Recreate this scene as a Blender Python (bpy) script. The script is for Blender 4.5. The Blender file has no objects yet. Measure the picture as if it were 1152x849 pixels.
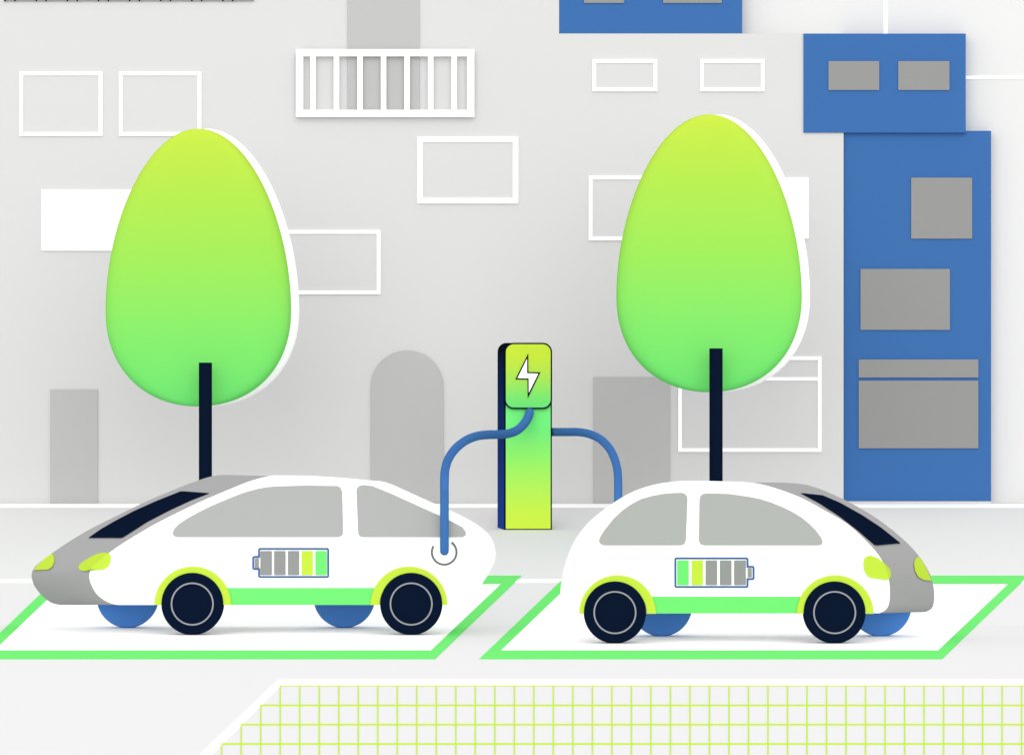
import bpy, bmesh, math
sc = bpy.context.scene
R = math.radians
# ---------------------------------------------------------------- camera (level, long lens, shifted like an architectural view)
F, HZ, CX, CAMH = 6000.0, 329.0, 576.0, 3.85
cd = bpy.data.cameras.new('camera'); cam = bpy.data.objects.new('camera', cd); sc.collection.objects.link(cam)
cam.location = (0, 0, CAMH); cam.rotation_euler = (R(90), 0, 0)
cd.sensor_fit = 'HORIZONTAL'; cd.sensor_width = 36; cd.lens = F/1152*36
cd.shift_y = -(424.5-HZ)/1152
cd.clip_start = 1; cd.clip_end = 3000
sc.camera = cam
# ---------------------------------------------------------------- daylight: bright overcast sky, soft sun from behind the camera
SUN_EL, SUN_AZ = R(18), R(0)
w = bpy.data.worlds.new("World"); sc.world = w; w.use_nodes = True
nt = w.node_tree; nt.nodes.clear()
out = nt.nodes.new('ShaderNodeOutputWorld')
bg = nt.nodes.new('ShaderNodeBackground'); bg.inputs[0].default_value = (1, 1, 1, 1); bg.inputs[1].default_value = 1.0
sk = nt.nodes.new('ShaderNodeTexSky'); sk.sky_type = 'NISHITA'; sk.sun_disc = False
sk.sun_elevation = SUN_EL; sk.sun_rotation = math.pi + SUN_AZ
bs = nt.nodes.new('ShaderNodeBackground'); bs.inputs[1].default_value = 0.1
mx = nt.nodes.new('ShaderNodeMixShader'); mx.inputs[0].default_value = 0.06
nt.links.new(sk.outputs[0], bs.inputs[0]); nt.links.new(bg.outputs[0], mx.inputs[1])
nt.links.new(bs.outputs[0], mx.inputs[2]); nt.links.new(mx.outputs[0], out.inputs[0])
sd = bpy.data.lights.new('sun', 'SUN'); sd.energy = 1.3; sd.angle = R(60); sd.color = (1, 0.985, 0.96)
sun = bpy.data.objects.new('sun', sd); sc.collection.objects.link(sun)
sun.rotation_euler = (R(90)-SUN_EL, 0, SUN_AZ)
sc.view_settings.view_transform = 'Standard'; sc.view_settings.look = 'None'
sc.view_settings.gamma = 1; sc.view_settings.exposure = 0.4
sc.render.engine = 'CYCLES'
sc.cycles.diffuse_bounces = 8; sc.cycles.max_bounces = 12

# ---------------------------------------------------------------- helpers
def lin(c):
    c /= 255.0
    return c/12.92 if c <= .04045 else ((c+.055)/1.055)**2.4
GAIN, GH, GW = 1.53, 1.40, 1.46      # how bright a white upright / level surface stands in this light
def col(h, g=GAIN):
    r = [lin(int(h[i:i+2], 16))/g for i in (0, 2, 4)]
    return tuple(min(v, .95) for v in r)+(1,)
def mat(name, h, g=GAIN):
    m = bpy.data.materials.new(name); m.use_nodes = True
    b = m.node_tree.nodes['Principled BSDF']
    b.inputs['Roughness'].default_value = .9
    b.inputs['Specular IOR Level'].default_value = 0.0
    b.inputs['Base Color'].default_value = col(h, g)
    return m
def gradmat(name, stops, g=GAIN):
    """paint that runs from one colour to another up the thing's own height; stops = [(pos, hex)] bottom to top"""
    m = mat(name, stops[0][1]); n = m.node_tree
    b = n.nodes['Principled BSDF']
    tc = n.nodes.new('ShaderNodeTexCoord'); sp = n.nodes.new('ShaderNodeSeparateXYZ'); cr = n.nodes.new('ShaderNodeValToRGB')
    n.links.new(tc.outputs['Generated'], sp.inputs[0]); n.links.new(sp.outputs['Z'], cr.inputs[0]); n.links.new(cr.outputs[0], b.inputs['Base Color'])
    e = cr.color_ramp.elements
    e[0].position, e[0].color = stops[0][0], col(stops[0][1], g)
    e[1].position, e[1].color = stops[-1][0], col(stops[-1][1], g)
    for p, h in stops[1:-1]:
        q = e.new(p); q.color = col(h, g)
    return m
M = dict(
    white=mat('white_paint', 'ffffff', 1.05), bay=mat('bay_white', 'ffffff', 1.0),
    ground=mat('pale_ground', 'f3f3f3', GH), facade=mat('grey_render', 'e4e4e4', GW), pale=mat('pale_render', 'f3f3f3', 1.47),
    door=mat('door_grey', 'bfbfbf', 1.32), glass=mat('car_glass_grey', 'bfbfbf', 1.57), grey=mat('mid_grey', 'a1a1a1', 1.52),
    blue=mat('blue_paint', '4475b6', GW), hose=mat('hose_blue', '4475b6', 1.38), wheel_blue_shade_lift=mat('wheel_blue_shade_lift', '4475b6', .85), navy=mat('navy', '0d1a31'), green=mat('green_paint', '7bf67e'), marking=mat('green_marking', '7bf67e', GH), lime_line=mat('lime_line', 'd1f24b', GH), bonnet=mat('bonnet_grey_shade_lift', 'a1a1a1', 1.18),  # far-wheel blue and bonnet grey lightened to offset the shade falling on them
    lime=mat('lime_paint', 'd1f24b'), ring=mat('ring_grey', 'a3a3ab'), port=mat('port_grey', '7c7c7c'),
    outline=mat('outline_blue', '4a6fae'), black=mat('edge_black', '0b1420'), slate=mat('slate', '59617c'),
    crown=gradmat('crown_green', [(0, '79f77f'), (.25, '8cf572'), (.5, 'a6f361'), (.75, 'bbf156'), (1, 'd2f04c')], 1.57),
    head=gradmat('charger_head', [(0, '74f283'), (.15, '82f379'), (.5, 'b9f05a'), (.8, 'd3f145'), (1, 'd3f145')], 1.5),
    post=gradmat('charger_front', [(0, 'd3f14a'), (.12, 'cbf24e'), (.5, '97f46c'), (.72, '76f382'), (1, '76f382')], 1.28),
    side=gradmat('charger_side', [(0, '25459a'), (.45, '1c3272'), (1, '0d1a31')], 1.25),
)
def at(px, py, d):
    return ((px-CX)*d/F, d, CAMH-(py-HZ)*d/F)
def mesh(name, verts, faces, m, parent=None, smooth=False):
    off = tuple(parent_loc(parent)) if parent else (0, 0, 0)
    me = bpy.data.meshes.new(name)
    me.from_pydata([(v[0]-off[0], v[1]-off[1], v[2]-off[2]) for v in verts], [], faces)
    bm = bmesh.new(); bm.from_mesh(me); bmesh.ops.remove_doubles(bm, verts=bm.verts, dist=1e-6)
    bmesh.ops.recalc_face_normals(bm, faces=bm.faces); bm.to_mesh(me); bm.free()
    me.materials.append(M[m])
    if smooth:
        for p in me.polygons: p.use_smooth = True
    o = bpy.data.objects.new(name, me); sc.collection.objects.link(o)
    if parent: o.parent = parent
    return o
def parent_loc(p):
    x = y = z = 0
    while p:
        x += p.location[0]; y += p.location[1]; z += p.location[2]; p = p.parent
    return x, y, z
def tag(o, label=None, cat=None, group=None, kind=None):
    for k, v in (('label', label), ('category', cat), ('group', group), ('kind', kind)):
        if v: o[k] = v
    return o
def thing(name, loc, label, cat, group=None):
    o = bpy.data.objects.new(name, None); sc.collection.objects.link(o); o.location = loc
    o.empty_display_size = .3
    return tag(o, label, cat, group)
def slab(name, poly, d0, d1, m, parent=None, ref=None):
    """solid panel whose outline is given on the vertical plane at depth d0, thickness d0..d1 (ref = depth at which it was measured)"""
    a = [at(x, y, ref or d0) for x, y in poly]; n = len(a)
    v = [(p[0], d0, p[2]) for p in a]+[(p[0], d1, p[2]) for p in a]
    f = [list(range(n)), list(range(2*n-1, n-1, -1))]+[[i, (i+1) % n, n+(i+1) % n, n+i] for i in range(n)]
    return mesh(name, v, f, m, parent)
def rect(x0, y0, x1, y1): return [(x0, y0), (x1, y0), (x1, y1), (x0, y1)]
def rrect(x0, y0, x1, y1, r, k=6):
    p = []
    for cx, cy, a0 in ((x1-r, y0+r, -90), (x1-r, y1-r, 0), (x0+r, y1-r, 90), (x0+r, y0+r, 180)):
        for i in range(k+1):
            a = R(a0+90*i/k); p.append((cx+r*math.cos(a), cy+r*math.sin(a)))
    return p
def ringslab(name, outer, inner, d0, d1, m, parent=None, closed=True, ref=None):
    n = len(outer); rd = ref or d0
    O = [at(x, y, rd) for x, y in outer]; I = [at(x, y, rd) for x, y in inner]
    v = []
    for L in (O, I):
        for d in (d0, d1): v += [(p[0], d, p[2]) for p in L]
    f = []
    for i in range(n if closed else n-1):
        j = (i+1) % n
        f += [[i, j, 2*n+j, 2*n+i], [n+i, n+j, 3*n+j, 3*n+i], [i, j, n+j, n+i], [2*n+i, 2*n+j, 3*n+j, 3*n+i]]
    if not closed:
        for i in (0, n-1): f.append([i, n+i, 3*n+i, 2*n+i])
    return mesh(name, v, f, m, parent)
def circ(cx, cy, r, a0=0, a1=360, n=64, end=False):
    k = n+1 if end else n
    return [(cx+r*math.cos(R(a0+(a1-a0)*i/n)), cy-r*math.sin(R(a0+(a1-a0)*i/n))) for i in range(k)]
def smooth_pts(P, k=4):
    out = []
    for i in range(len(P)-1):
        p0 = P[max(i-1, 0)]; p1 = P[i]; p2 = P[i+1]; p3 = P[min(i+2, len(P)-1)]
        for j in range(k):
            t = j/k
            out.append(tuple(.5*((2*p1[c])+(-p0[c]+p2[c])*t+(2*p0[c]-5*p1[c]+4*p2[c]-p3[c])*t*t+(-p0[c]+3*p1[c]-3*p2[c]+p3[c])*t**3) for c in range(len(p1))))
    out.append(P[-1])
    return out

# ---------------------------------------------------------------- ground: flat street, then a gentle rise up to the houses
SL, DC, DB = .08, 61.7, 73.52
YC = HZ+F*CAMH/DC
def gz(d): return 0 if d < DC else SL*(min(d, DB)-DC)
def gp(px, py, lift=0):
    h = CAMH-lift
    if py >= YC: d = F*h/(py-HZ)
    else: d = F*(h+SL*DC)/(py-HZ+F*SL)
    return at(px, py, d)
def clip(poly, keep_below):
    out = []
    n = len(poly)
    for i in range(n):
        a, b = poly[i], poly[(i+1) % n]
        ia = (a[1] >= YC) == keep_below; ib = (b[1] >= YC) == keep_below
        if ia: out.append(a)
        if ia != ib:
            t = (YC-a[1])/(b[1]-a[1]); out.append((a[0]+t*(b[0]-a[0]), YC))
    return out
def paint(name, polys, lift, m):
    v, f = [], []
    for poly in polys:
        for kb in (True, False):
            q = clip(poly, kb)
            if len(q) < 3: continue
            s = len(v); k = len(q); top = [gp(x, min(y, YC-1e-4) if not kb else max(y, YC), lift) for x, y in q]
            v += top+[(a[0], a[1], a[2]-lift-.004) for a in top]
            f.append(list(range(s, s+k))); f.append(list(range(s+2*k-1, s+k-1, -1)))
            f += [[s+i, s+(i+1) % k, s+k+(i+1) % k, s+k+i] for i in range(k)]
    o = mesh(name, v, f, m); tag(o, kind='structure'); return o
W_ = 600
ys = [-100, 20, DC, DB, 1500]
v = []; f = []
for y in ys: v += [(-W_, y, gz(y)), (W_, y, gz(y))]
for i in range(len(ys)-1): f.append([2*i, 2*i+1, 2*i+3, 2*i+2])
tag(mesh('ground', v, f, 'ground'), kind='structure')
paint('pavement_line', [rect(-700, 566.6, 2000, 570.4)], .004, 'white')
paint('kerb_line', [rect(-700, 651, 2000, 654.8)], .004, 'white')
bays = [((-31, 740.7), (489, 740.7), (587, 647), (67, 647), (-6.5, 731), (484.7, 731), (563.5, 656.5), (71.5, 656.5)),
        ((539, 740.7), (1059.5, 740.7), (1157, 647), (637, 647), (563.5, 731), (1055.3, 731), (1134, 656.5), (641.5, 656.5))]
for b in bays:
    paint('parking_bay', [list(b[:4])], .004, 'bay')
    paint('parking_marking', [[b[0], b[1], b[5], b[4]], [b[1], b[2], b[6], b[5]], [b[2], b[3], b[7], b[6]], [b[3], b[0], b[4], b[7]]], .006, 'marking')
# tiled plaza at the front
paint('plaza_border', [[(313.5, 763.3), (1900, 763.3), (1900, 770), (316.5, 770)], [(313.5, 763.3), (316.5, 770), (201, 886), (184, 886)]], .004, 'white')
lines = []
for i in range(-7, 60):
    x = 315.2+21.95*i; y0 = 770.6 if i >= 0 else 770.6-21.7*i
    lines.append(rect(x-.8, y0, x+.8, 925))
for j in range(0, 8):
    y = 770.9+21.7*j
    lines.append(rect(314.4-21.95*j, y-(.4 if j == 0 else .8), 1600, y+(.4 if j == 0 else .8)))
v = [];
paint('plaza_tile_grid', [l for l in lines[:67]], .003, 'lime_line')
paint('plaza_tile_courses', [l for l in lines[67:]], .005, 'lime_line')

# ---------------------------------------------------------------- buildings
def block(name, x0, y0, x1, z_bottom, d0, d1, m, parent):
    """box: image-plane left/top/right at depth d0; bottom at world height"""
    a = at(x0, y0, d0); b = at(x1, y0, d0)
    xs, zs = (a[0], b[0]), (z_bottom, a[2])
    v = [(x, y, z) for y in (d0, d1) for z in zs for x in xs]
    f = [[0, 1, 3, 2], [4, 5, 7, 6], [0, 1, 5, 4], [2, 3, 7, 6], [0, 2, 6, 4], [1, 3, 7, 5]]
    return mesh(name, v, f, m, parent)
def window(par, x0, y0, x1, y1, b, d, mull=None, wall='facade'):
    fr = ringslab('window', rect(x0, y0, x1, y1), rect(x0+b, y0+b, x1-b, y1-b), d-.03, d, 'white', par, ref=d)
    slab('pane', rect(x0+b, y0+b, x1-b, y1-b), d-.012, d-.001, wall, fr, ref=d)
    if mull: slab('glazing_bar', rect(x0+b, mull[0], x1-b, mull[1]), d-.025, d-.013, 'white', fr, ref=d)
    return fr
def solid_window(par, x0, y0, x1, y1, d, m='grey', name='window'):
    return slab(name, rect(x0, y0, x1, y1), d-.02, d, m, par, ref=d)

D = DB
g = at(315, 566, D)
bld = thing('apartment_building', (g[0], D, gz(D)), 'pale grey apartment building with white framed windows, arched door and white balcony', 'building')
# front wall: one outline, tall on the left, lower on the right, then depth
zb = gz(D)-.3
a = [at(-420, -160, D), at(629, -160, D), at(629, 38, D), at(949, 38, D)]
poly = [(a[0][0], zb), (a[0][0], a[0][2]), (a[1][0], a[1][2]), (a[2][0], a[2][2]), (a[3][0], a[3][2]), (a[3][0], zb)]
n = len(poly); v = [(p[0], D, p[1]) for p in poly]+[(p[0], D+.27, p[1]) for p in poly]
f = [list(range(n)), list(range(2*n-1, n-1, -1))]+[[i, (i+1) % n, n+(i+1) % n, n+i] for i in range(n)]
mesh('wall', v, f, 'facade', bld)
for r in ((22, 81, 115.3, 153, 4, D), (134, 81, 226.5, 153, 4, D), (318, 259, 428, 331, 4, D), (469.5, 154, 583, 229, 6, D),
          (666.5, 67, 739.3, 103, 4, D), (787.5, 67, 860, 103, 4, D), (662.4, 198, 760, 270.5, 4, D)):
    window(bld, *r)
window(bld, 763, 400.8, 924, 508, 4, D, mull=(424.2, 428))
slab('shutter', rect(47, 213.5, 160, 282), D-.03, D, 'white', bld, ref=D)
slab('shutter', rect(800, 200, 909.5, 268.5), D-.03, D, 'white', bld, ref=D)
slab('door', rect(56.7, 438, 110, 567), D-.02, D+.1, 'door', bld, ref=D)
tag(slab('door', [(417, 567)]+circ(458, 435, 41, 180, 0, 32, True)+[(499, 567)], D-.02, D+.1, 'door', bld, ref=D), 'grey arched door')
slab('door', rect(668, 424, 753.5, 567), D-.02, D+.1, 'door', bld, ref=D)
tag(slab('balcony_door', rect(391, -60, 472, 128), D-.02, D+.1, 'door', bld, ref=D), 'tall grey balcony door')
BD = D-.11
bal = ringslab('balcony', rect(333, 55.5, 533.5, 131.5), rect(341, 63.5, 525.5, 123.8), BD, BD+.04, 'white', bld)
for i in range(7):
    x = 349+26.5*i; slab('baluster', rect(x, 63.4, x+6, 123.9), BD+.01, BD+.035, 'white', bal)
fl = at(333, 124.5, BD); fr_ = at(533.5, 131, BD)
v = [(x, y, z) for y in (BD+.041, D) for z in (fr_[2], fr_[2]+.07) for x in (fl[0], fr_[0])]
mesh('balcony_slab', v, [[0, 1, 3, 2], [4, 5, 7, 6], [0, 1, 5, 4], [2, 3, 7, 6], [0, 2, 6, 4], [1, 3, 7, 5]], 'white', bal)
for x in (fl[0], fr_[0]-.06):
    z0 = at(0, 59.5, BD)[2]
    v = [(X, y, z) for y in (BD+.041, D) for z in (z0-.04, z0+.04) for X in (x, x+.06)]
    mesh('side_rail', v, [[0, 1, 3, 2], [4, 5, 7, 6], [0, 1, 5, 4], [2, 3, 7, 6], [0, 2, 6, 4], [1, 3, 7, 5]], 'white', bal)
# grey ledge with dark brackets whose underside just shows at the top left
aw = slab('ledge', rect(4, -12, 285.5, 1.3), D-.03, D, 'grey', bld)
for i in range(8):
    for x in (5+35*i, 16+35*i):
        slab('bracket', rect(x, -11, x+1.6, 1.7), D-.035, D-.01, 'navy', aw)

# blue block standing on the low roof
z38 = at(0, 38, D)[2]
g = at(732, 38, D)
rb = thing('rooftop_building', (g[0], D+.02, z38), 'blue block with grey windows on the low grey roof, at the top edge', 'building')
block('wall', 629.3, -170, 835, z38+.002, D-.001, D+.272, 'blue', rb)
solid_window(rb, 657, -36, 702, 3.7, D-.001); solid_window(rb, 746, -36, 812, 3.7, D-.001)

# blue tower with the overhanging top floor
DT = 73.57; g = at(1032, 564, DT)
tw = thing('blue_building', (g[0], DT, gz(DT)), 'tall blue building with overhanging top storey and grey windows, right of the grey facade', 'building')
block('wall', 949.2, 147.3, 1115, gz(DT)+.03, DT, DT+.223, 'blue', tw)
DU = 73.495
block('top_storey', 904, 38, 1086.5, at(0, 149.3, DU)[2], DU, DT+.226, 'blue', tw)
for r in ((932, 69, 989, 101.5), (1010.5, 69, 1068, 101.5)): solid_window(tw, *r, DU)
for r in ((1025, 200, 1093.5, 268.5), (968, 302.5, 1068.5, 371), (966, 404.3, 1100.5, 424.5), (966, 428, 1100.5, 504)): solid_window(tw, *r, DT)
block('plinth', 949.6, 563.4, 1114.6, gz(DT)-.3, DT+.01, DT+.22, 'pale', tw)

# pale building behind with white joints
DP = 73.8; g = at(1200, 563, DP)
pb = thing('background_building', (g[0], DP, gz(DP)), 'very pale plain building with thin white joints, behind the blue building', 'building')
block('wall', 560, -220, 1900, gz(DP)-.2, DP, DP+8, 'pale', pb)
slab('joint', rect(994, -219, 998.6, 500), DP-.012, DP, 'white', pb, ref=DP)
slab('joint', rect(999, 85.6, 1899, 89.3), DP-.012, DP, 'white', pb, ref=DP)

# ---------------------------------------------------------------- trees
def bez(a, b, c, d, n):
    return [tuple((1-t)**3*a[k]+3*(1-t)**2*t*b[k]+3*(1-t)*t*t*c[k]+t**3*d[k] for k in (0, 1)) for t in [i/n for i in range(n+1)]]
EGG = bez((0, -205), (57, -205), (104.3, -100), (104.3, 0), 24)+bez((104.3, 0), (104.3, 66), (60, 107), (0, 107), 20)[1:]
def egg(name, cx, cy, d, half, m, par):
    seg = 96; v = []; f = []
    rows = EGG[1:-1]
    for hx, hy in rows:
        for k in range(seg):
            a = 2*math.pi*k/seg
            p = at(cx+hx*math.cos(a), cy+hy, d)
            v.append((p[0], d+half*(hx/104.3)**.25*math.copysign(max(0, 1-abs(math.cos(a))**5)**.3, math.sin(a)), p[2]))
    for i in range(len(rows)-1):
        for k in range(seg):
            f.append([i*seg+k, i*seg+(k+1) % seg, (i+1)*seg+(k+1) % seg, (i+1)*seg+k])
    v += [at(cx, cy-205, d), at(cx, cy+107, d)]
    t, b = len(v)-2, len(v)-1; L = (len(rows)-1)*seg
    for k in range(seg): f.append([t, k, (k+1) % seg]); f.append([b, L+k, L+(k+1) % seg])
    return mesh(name, v, f, m, par, True)
def tree(cx, ctop, tx0, tx1, ttop, label):
    d = 69.5; dt = 68.9
    g = at((tx0+tx1)/2, 0, dt); gz_ = gz(dt)
    t = thing('egg_shaped_tree', (g[0], dt, gz_), label, 'tree', 'trees behind the parked cars')
    egg('crown', cx, ctop+205, d, .3, 'crown', t)
    egg('crown_edge', cx+9.3, ctop+205, d+.5, .3, 'white', t)
    r = (tx1-tx0)/2*dt/F; z1 = at(0, ttop, dt)[2]; v = []; f = []; n = 24
    for z, rr in ((gz_-.1, r*1.0), (gz_+.5, r), (z1, r)):
        for k in range(n): v.append((g[0]+rr*math.cos(2*math.pi*k/n), dt+rr*math.sin(2*math.pi*k/n), z))
    for i in range(2):
        for k in range(n): f.append([i*n+k, i*n+(k+1) % n, (i+1)*n+(k+1) % n, (i+1)*n+k])
    f.append(list(range(2*n, 3*n))); f.append(list(range(n)))
    mesh('trunk', v, f, 'navy', t)
tree(223.2, 145, 223.7, 238.5, 407.8, 'lime and green egg-shaped tree behind the long white car with the sloping nose')
tree(797.6, 129, 798, 813, 391.8, 'lime and green egg-shaped tree behind the small round white car, beside the blue building')

# ---------------------------------------------------------------- charging station
DS = 70.6; DSB = 70.85
g = at(594, 596.5, DS)
st = thing('charging_station', (g[0], DS, gz(DS)), 'green and lime charging post with a white lightning bolt, between the two cars', 'charging station')
def sheared(name, poly, d0, d1, dx, m, par, caps=True):
    n = len(poly); v = [at(x, y, d0) for x, y in poly]+[at(x+dx, y, d1) for x, y in poly]
    f = [[i, (i+1) % n, n+(i+1) % n, n+i] for i in range(n)]
    if caps: f += [list(range(n)), list(range(2*n-1, n-1, -1))]
    return mesh(name, v, f, m, par)
outl = rrect(567.6, 385.6, 620.9, 470, 10)
top_l = [p for p in outl if p[1] < 420]
k0 = outl.index(min(outl, key=lambda p: abs(p[0]-567.6)+abs(p[1]-395.6)))
arc_r = rrect(567.6, 385.6, 620.9, 470, 10)[0:7]; arc_l = rrect(567.6, 385.6, 620.9, 470, 10)[21:28]
prof = arc_l+arc_r+[(620.9, 596.6), (567.6, 596.6)]
sheared('post', prof, DS, DSB, -7.9, 'black', st)
# blue-navy flank, set just proud of the post's left side
yv = [(396.5), 594.9]
p = [at(566.3, y, DS+.01) for y in yv]; q = [at(560.0, y, DSB-.02) for y in yv]
v = p+q+[(a[0]+.03, a[1]+.01, a[2]) for a in p+q]
mesh('side_panel', v, [[0, 1, 3, 2], [4, 5, 7, 6], [0, 1, 5, 4], [2, 3, 7, 6], [0, 2, 6, 4], [1, 3, 7, 5]], 'side', st)
slab('front_panel', rect(569.0, 440, 619.4, 594.5), DS-.01, DS+.002, 'post', st, ref=DS)
hd = slab('charger_head', rrect(567.4, 385.4, 621.1, 459.9, 10.5, 10), DS-.06, DS-.011, 'black', st, ref=DS)
slab('head_panel', rrect(569.1, 387.1, 619.4, 458.1, 9, 10), DS-.07, DS-.058, 'head', hd, ref=DS)
bolt = [(594.2, 397.4), (594.4, 418.2), (607.8, 418.6), (593.7, 447.7), (593.4, 426.7), (579.8, 426.5)]
slab('bolt_outline', bolt, DS-.08, DS-.069, 'black', hd, ref=DS)
slab('lightning_bolt', [(592.9, 403.4), (592.9, 419.7), (605.4, 420.1), (594.9, 441.5), (594.8, 425.2), (582.2, 425.1)], DS-.088, DS-.079, 'white', hd, ref=DS)
def tube(name, P, m, par, rpx=5.0, n=16):
    """P = [(px, py, depth)]: rounded hose"""
    P = smooth_pts(P, 5)
    from mathutils import Vector
    C = [Vector(at(*p)) for p in P]; rad = [rpx*p[2]/F for p in P]
    v = []; f = []
    up = Vector((0, 1, 0)); k = len(C)
    fr = []
    for i in range(k):
        t = (C[min(i+1, k-1)]-C[max(i-1, 0)]).normalized()
        u = (up-t*up.dot(t)).normalized(); up = u
        fr.append((t, u, t.cross(u)))
    rings = [(C[i], rad[i], fr[i]) for i in range(k)]
    # rounded ends
    t = fr[0][0]; rings = [(C[0]-t*rad[0]*s, rad[0]*c, fr[0]) for s, c in ((.95, .3), (.7, .7))]+rings
    t = fr[-1][0]; rings += [(C[-1]+t*rad[-1]*s, rad[-1]*c, fr[-1]) for s, c in ((.38, .92), (.7, .7), (.92, .38))]
    for c, r, (t, u, b) in rings:
        for j in range(n):
            a = 2*math.pi*j/n; q = c+u*r*math.cos(a)+b*r*math.sin(a); v.append(tuple(q))
    for i in range(len(rings)-1):
        for j in range(n): f.append([i*n+j, i*n+(j+1) % n, (i+1)*n+(j+1) % n, (i+1)*n+j])
    f.append(list(range(n))); f.append(list(range(len(v)-n, len(v))))
    return mesh(name, v, f, m, par, True)
tag(tube('cable', [(595.7, 463.6, 70.5), (594.6, 468, 70.45), (590.5, 475.5, 70.3), (582.5, 483.3, 70.1), (572, 487.6, 69.8), (560, 488.6, 69.2), (550, 488.8, 68.4),
                   (537, 490.3, 67), (524, 495.4, 65.3), (512.5, 504.5, 63.6), (504.5, 516, 62), (500.8, 528, 60.7), (500, 541, 59.93), (500, 560, 59.88), (500, 590, 59.88), (500, 619.5, 59.9)], 'hose', st), 'blue cable plugged into the long white car')
tag(tube('cable', [(618, 485.8, 70.72), (628, 485.8, 70.6), (640, 485.8, 70), (652, 486, 68.7), (664, 488.4, 67), (675.5, 494, 65.3), (685, 503.5, 63.8), (691.2, 515.5, 62.5), (694.6, 529, 61.4),
                   (695.4, 543, 60.7), (695.4, 560, 60.35), (695.4, 585, 60.15), (695.4, 610, 60.02)], 'hose', st, 4.7), 'blue cable running down behind the small round car')

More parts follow.
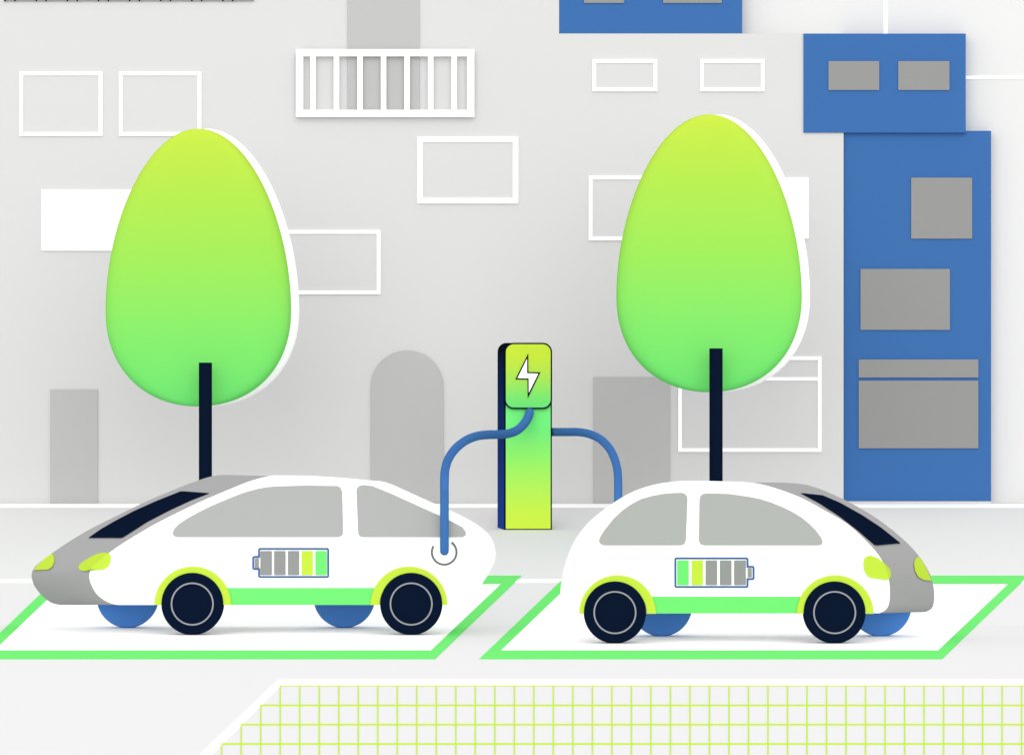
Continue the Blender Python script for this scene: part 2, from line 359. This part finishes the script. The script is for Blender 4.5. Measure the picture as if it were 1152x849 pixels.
# ---------------------------------------------------------------- cars
def car(name, label, near, far, nf, dn, df, wheels, farwheels, archx, archy, sill, windows, shield, lamps, battery, port=None):
    """near/far: matched outlines (smooth); first nf points are the grey nose and roof front"""
    NN = smooth_pts(near, 3); FF = smooth_pts(far, 3); nf = (nf-1)*3
    cx = sum(w_[0] for w_ in wheels)/2
    g = at(cx, 0, dn); t = thing(name, (g[0], dn+.6, 0), label, 'car', 'white electric cars on charge in the marked bays')
    n = len(NN)
    v = [at(x, y, dn) for x, y in NN]+[at(x, y, df) for x, y in FF]
    f = [list(range(n)), list(range(2*n-1, n-1, -1))]
    grey = []
    for i in range(n):
        j = (i+1) % n; q = [i, j, n+j, n+i]
        (grey if i < nf else f).append(q)
    mesh('body', v, f, 'white', t)
    idx = sorted({a for q in grey for a in q}); mp = {a: k for k, a in enumerate(idx)}
    mesh('nose_and_bonnet', [v[a] for a in idx], [[mp[a] for a in q] for q in grey], 'bonnet', t)
    sgn = -1 if FF[5][0] < NN[5][0] else 1
    def xs(L, y):     # front edge x at image height y
        best = None
        for i in range(nf):
            (x0, y0), (x1, y1) = L[i], L[i+1]
            if min(y0, y1)-1e-6 <= y <= max(y0, y1)+1e-6 and abs(y1-y0) > 1e-6:
                x = x0+(y-y0)/(y1-y0)*(x1-x0); best = x if best is None else (min(best, x) if sgn < 0 else max(best, x))
        return best
    def depth(x, y):
        a, b = xs(NN, y), xs(FF, y)
        if a is None or b is None: return dn
        u = max(0, min(1, (x-a)/(b-a)))
        return dn+u*(df-dn)
    def patch(pname, poly, m, lift=.02, rows=22, par=None):
        ys_ = [p[1] for p in poly]; y0, y1 = min(ys_)+.05, max(ys_)-.05; v, f = [], []; L = 8
        for r in range(rows+1):
            y = y0+(y1-y0)*r/rows; c = []
            for i in range(len(poly)):
                a, b = poly[i], poly[(i+1) % len(poly)]
                if (a[1] <= y < b[1]) or (b[1] <= y < a[1]): c.append(a[0]+(y-a[1])/(b[1]-a[1])*(b[0]-a[0]))
            x0, x1 = min(c), max(c); e = xs(NN, y)
            row = [x0+(x1-x0)*k/L for k in range(L+1)]
            if e is not None and x0 < e < x1:
                k = min(range(1, L), key=lambda k: abs(row[k]-e)); row[k] = e
            for x in row:
                dd = depth(x, y)
                v.append(at(x, y, dd-lift))
        nfr = len(v)
        v += [(a[0], a[1]+lift+.06, a[2]) for a in v]
        C = L+1
        for r in range(rows):
            for k in range(L):
                q = [r*C+k, r*C+k+1, (r+1)*C+k+1, (r+1)*C+k]; f += [q, [nfr+a for a in q]]
        edge = [k for k in range(L)]
        bl = [(k, k+1) for k in range(L)]+[(rows*C+k, rows*C+k+1) for k in range(L)]+[(r*C, (r+1)*C) for r in range(rows)]+[(r*C+L, (r+1)*C+L) for r in range(rows)]
        f += [[a, b, nfr+b, nfr+a] for a, b in bl]
        return mesh(pname, v, f, m, par or t)
    patch('windscreen', shield, 'navy', .06, 26)
    for q in lamps: patch('headlight', q, 'lime', .045, 24)
    for q in windows:
        slab('side_window', q, dn-.012, dn+.01, 'glass', t, ref=dn)
        s_ = FF[5][0]-NN[5][0]
        slab('side_window', [(x+s_, y) for x, y in q], df-.01, df+.012, 'glass', t, ref=df)
    slab('sill_stripe', rect(*sill), dn-.016, dn+.01, 'green', t, ref=dn)
    for ax in archx:
        ringslab('wheel_arch', circ(ax, archy, 43.1, 180, 0, 48, True), circ(ax, archy, 33, 180, 0, 48, True), dn-.035, dn+.01, 'lime', t, closed=False, ref=dn)
    def wheel(cx, cy, r, d0, wd, m, detail):
        c = at(cx, cy, d0); rr = r*d0/F
        s = 1
        prof_ = [(0, 0.012), (.62, .012), (.66, 0), (.93, 0), (.985, .012), (1, .035), (1, wd-.035), (.985, wd-.012), (.93, wd), (0, wd)]
        if not detail: prof_[0:4] = [(0, 0), (.96, 0)]
        sg = 72; v, f = [], []
        for a, b in prof_:
            for k in range(sg):
                an = 2*math.pi*k/sg; ra = max(a, .002)*rr
                v.append((c[0]+ra*math.cos(an), d0+b, c[2]+ra*math.sin(an)))
        for i in range(len(prof_)-1):
            for k in range(sg): f.append([i*sg+k, i*sg+(k+1) % sg, (i+1)*sg+(k+1) % sg, (i+1)*sg+k])
        f.append(list(range(sg))); f.append(list(range((len(prof_)-1)*sg, len(prof_)*sg)))
        w_ = mesh('wheel', v, f, m, t)
        if detail: ringslab('rim', circ(cx, cy, 24.2), circ(cx, cy, 22.5), d0-.008, d0+.014, 'ring', w_, ref=d0)
        return w_
    for cx_, cy_ in wheels: wheel(cx_, cy_, 35.1, dn-.06, .2, 'navy', True)
    for cx_, cy_, d_ in farwheels: tag(wheel(cx_, cy_, 34.8, d_, .2, 'wheel_blue_shade_lift', False), 'blue wheel on the far side')
    # battery emblem
    x0, y0, x1, y1, term, cells, tc = battery
    if term[0] < x0:   # terminal to the left
        o_ = [(x0+1.5, y0), (x1-1.5, y0), (x1, y0+1.5), (x1, y1-1.5), (x1-1.5, y1), (x0+1.5, y1), (x0, y1-1.5), (x0, term[3]), (term[0]+1.5, term[3]), (term[0], term[3]-1.5), (term[0], term[1]+1.5), (term[0]+1.5, term[1]), (x0, term[1]), (x0, y0+1.5)]
        s = 2.0
        i_ = [(x0+2, y0+s), (x1-2, y0+s), (x1-s, y0+2), (x1-s, y1-2), (x1-2, y1-s), (x0+2, y1-s), (x0+s, y1-2), (x0+s, term[3]-s), (term[0]+2, term[3]-s), (term[0]+s, term[3]-2), (term[0]+s, term[1]+2), (term[0]+2, term[1]+s), (x0+s, term[1]+s), (x0+s, y0+2)]
    else:
        mxx = lambda L: [(x0+x1-x, y) for x, y in L]
        tm = (x0+x1-term[2], term[1], x0, term[3]); s = 2.0
        o_ = mxx([(x0+1.5, y0), (x1-1.5, y0), (x1, y0+1.5), (x1, y1-1.5), (x1-1.5, y1), (x0+1.5, y1), (x0, y1-1.5), (x0, tm[3]), (tm[0]+1.5, tm[3]), (tm[0], tm[3]-1.5), (tm[0], tm[1]+1.5), (tm[0]+1.5, tm[1]), (x0, tm[1]), (x0, y0+1.5)])
        i_ = mxx([(x0+2, y0+s), (x1-2, y0+s), (x1-s, y0+2), (x1-s, y1-2), (x1-2, y1-s), (x0+2, y1-s), (x0+s, y1-2), (x0+s, tm[3]-s), (tm[0]+2, tm[3]-s), (tm[0]+s, tm[3]-2), (tm[0]+s, tm[1]+2), (tm[0]+2, tm[1]+s), (x0+s, tm[1]+s), (x0+s, y0+2)])
    em = ringslab('battery_emblem', o_, i_, dn-.012, dn+.01, 'outline', t, ref=dn)
    for (a, b, m) in cells: slab('battery_cell', rrect(a, y0+3.5, b, y1-3.2, .8, 3), dn-.01, dn+.01, m, em, ref=dn)
    slab('battery_terminal', rect(*tc), dn-.01, dn+.01, 'grey', em, ref=dn)
    if port:
        px, py, r, a0, a1 = port
        ringslab('charging_port', circ(px, py, r, a0, a1, 48, True), circ(px, py, r-2.2, a0, a1, 48, True), dn-.012, dn+.01, 'port', t, closed=False, ref=dn)
    return t

nearL = [(132, 680), (121, 676.7), (109.5, 668.4), (102.5, 656.6), (100.6, 647), (103, 638.5), (110, 631.5), (123.6, 621), (138, 611), (161, 597), (180, 586.3), (220, 566.6),
         (255, 551.5), (280, 541.5), (298, 536.4), (310, 534.8), (345, 535), (380, 537), (412, 540), (434, 542.4), (460, 553.5), (488, 566), (510, 575.5), (530, 586), (544, 595.5), (553, 606), (557, 619),
         (556, 631), (551, 642), (543, 655), (532, 667), (520, 676), (508, 680)]
farL = [(67, 680), (57, 677.3), (46, 668.4), (37.7, 656.6), (35.6, 647), (37.6, 639.5), (45, 632), (58.5, 622), (74, 611.3), (97.5, 597), (119, 586), (159.5, 566.2),
        (196, 550.5), (222, 540.5), (240, 535.2), (256, 534), (284, 535), (318, 538)]+[(x-62, y+2) for x, y in nearL[18:30]]+[(470, 669), (458, 678), (446, 680)]
car('parked_car', 'long white car with sloping grey nose, blue cable plugged into its rear side', nearL, farL, 16, 60, 61.45,
    [(216.3, 679), (462.6, 679)], [(143.1, 671.4, 61.2), (387.2, 671.4, 61.2)], [216.9, 460.1], 680, (255, 661, 425, 680),
    [[(194, 599), (196.5, 594), (202, 588.7), (210.6, 583), (225, 575), (239, 568.3), (257, 560.6), (274, 554), (290.7, 549.4), (301, 547.6), (312, 546.8), (345, 545.8), (379.4, 546.4), (383, 548.3), (385, 553), (386, 598), (385, 602), (381, 603.8), (199, 603.8), (195.5, 602.3)],
     [(401, 552), (402, 548), (405, 546), (409, 545.2), (419.5, 546.6), (440.7, 555.3), (495, 580), (511, 587.8), (520, 592.6), (524.2, 598), (524, 601.8), (520.5, 603.8), (408, 603.8), (404.5, 602.6), (403, 599.6)]],
    [(99.6, 604.4), (113, 595), (129, 585.7), (150, 574.7), (175, 563.5), (202.6, 552.5), (239, 552.9), (215, 562), (190, 573.5), (165, 586.5), (136.8, 604.4)],
    [[(88.3, 637), (90, 634), (97, 629), (105, 624.5), (113, 621.4), (119, 621.3), (123.5, 623), (124.5, 628), (123.3, 634), (120.5, 638), (117, 640.2), (105, 641), (95, 642), (91, 641.6), (88.6, 639.6)],
     [(37.5, 641), (43, 634.5), (50, 628), (58.3, 622), (60.6, 626), (61, 631), (59.5, 636), (56, 639.5), (52, 640.6)]],
    (290.4, 616, 370.3, 649.6, (283.8, 625, 290.4, 640.7), [(293, 305.9, 'grey'), (308.4, 321.3, 'grey'), (323.9, 336.7, 'grey'), (339.3, 352, 'lime'), (354.8, 367.5, 'green')], (286.7, 627.8, 291.3, 638.3)),
    port=(499.7, 620.8, 15, 150, 412))
nearR = [(989, 689.3), (995, 686.5), (999.3, 681), (1001, 671), (1000.8, 660), (999.7, 650), (997.5, 642), (991, 628), (978.6, 612.5), (954, 589.6), (926.7, 573.4), (901, 559.6), (872.5, 549), (851, 543.6), (828, 541.9),
         (805, 541), (782.5, 540.7), (761, 541.3), (738, 544.6), (714, 552), (690.7, 565), (667, 583), (655, 596), (646, 609.5), (637.7, 629), (632, 652.5), (630.6, 668), (632.5, 680), (640, 687.5), (652, 689.7)]
farR = [(1040, 688.2), (1046, 685.8), (1049.8, 681), (1051.2, 670), (1050, 658), (1047.5, 649), (1044.5, 642), (1036, 628), (1021, 610.8), (995.5, 589.3), (969, 572), (938, 556.2), (915, 547.2), (896, 543.5), (868, 542.4),
        (850, 542.2)]+[(x+50, y+2.5) for x, y in nearR[16:27]]+[(682, 681), (690, 687.5), (702, 689)]
car('parked_car', 'small rounded white car with grey nose, beside the blue building', nearR, farR, 15, 58.55, 59.95,
    [(691.8, 688.6), (939, 688.6)], [(744.2, 681, 59.72), (991, 681, 59.72)], [694.7, 939.5], 689.8, (733, 670.7, 900, 689.6),
    [[(674, 607), (675.5, 603), (680, 596), (690, 583.5), (700, 574), (710, 567), (721.5, 561), (733, 557.7), (745, 555.4), (757, 554.3), (767, 554), (771, 555.5), (773.3, 559), (773.2, 565), (771.6, 607), (770, 611.5), (766, 613), (680, 613), (676, 611.8), (674.2, 609.5)],
     [(787, 561), (788.3, 557), (792, 555), (797, 554.6), (820.7, 555.4), (844, 558.7), (856, 561.3), (867.8, 565), (880, 570), (891, 575.3), (901, 581.3), (910, 588.5), (918, 596.5), (923.5, 604), (925.4, 609), (924.4, 612), (921, 613), (792.5, 613), (788, 611.8), (786.2, 607.5)]],
    [(901, 554.6), (921, 554.9), (945, 565), (970, 579), (992, 593.5), (1015.5, 612.4), (985, 612.8), (965, 595.5), (945, 580.5), (922, 565.5)],
    [[(971.5, 634), (972.5, 628.5), (976, 625), (980, 624.7), (988, 627.8), (996, 634), (1001, 639.5), (1002.6, 644), (1001.8, 649.5), (998, 652), (990, 650.8), (980, 649.8), (975, 646.6), (972.3, 641)],
     [(1028.3, 634), (1030, 628.5), (1033.5, 625.5), (1039, 633), (1044, 643), (1048, 653), (1039, 652), (1033, 648.5), (1029.5, 642)]],
    (758.7, 626.6, 842, 660.8, (842, 636, 848.8, 652), [(762, 774.8, 'green'), (778, 790.8, 'lime'), (793.8, 806.8, 'grey'), (809.8, 822.9, 'grey'), (825.8, 839, 'grey')], (841.2, 638.8, 845.6, 649)))
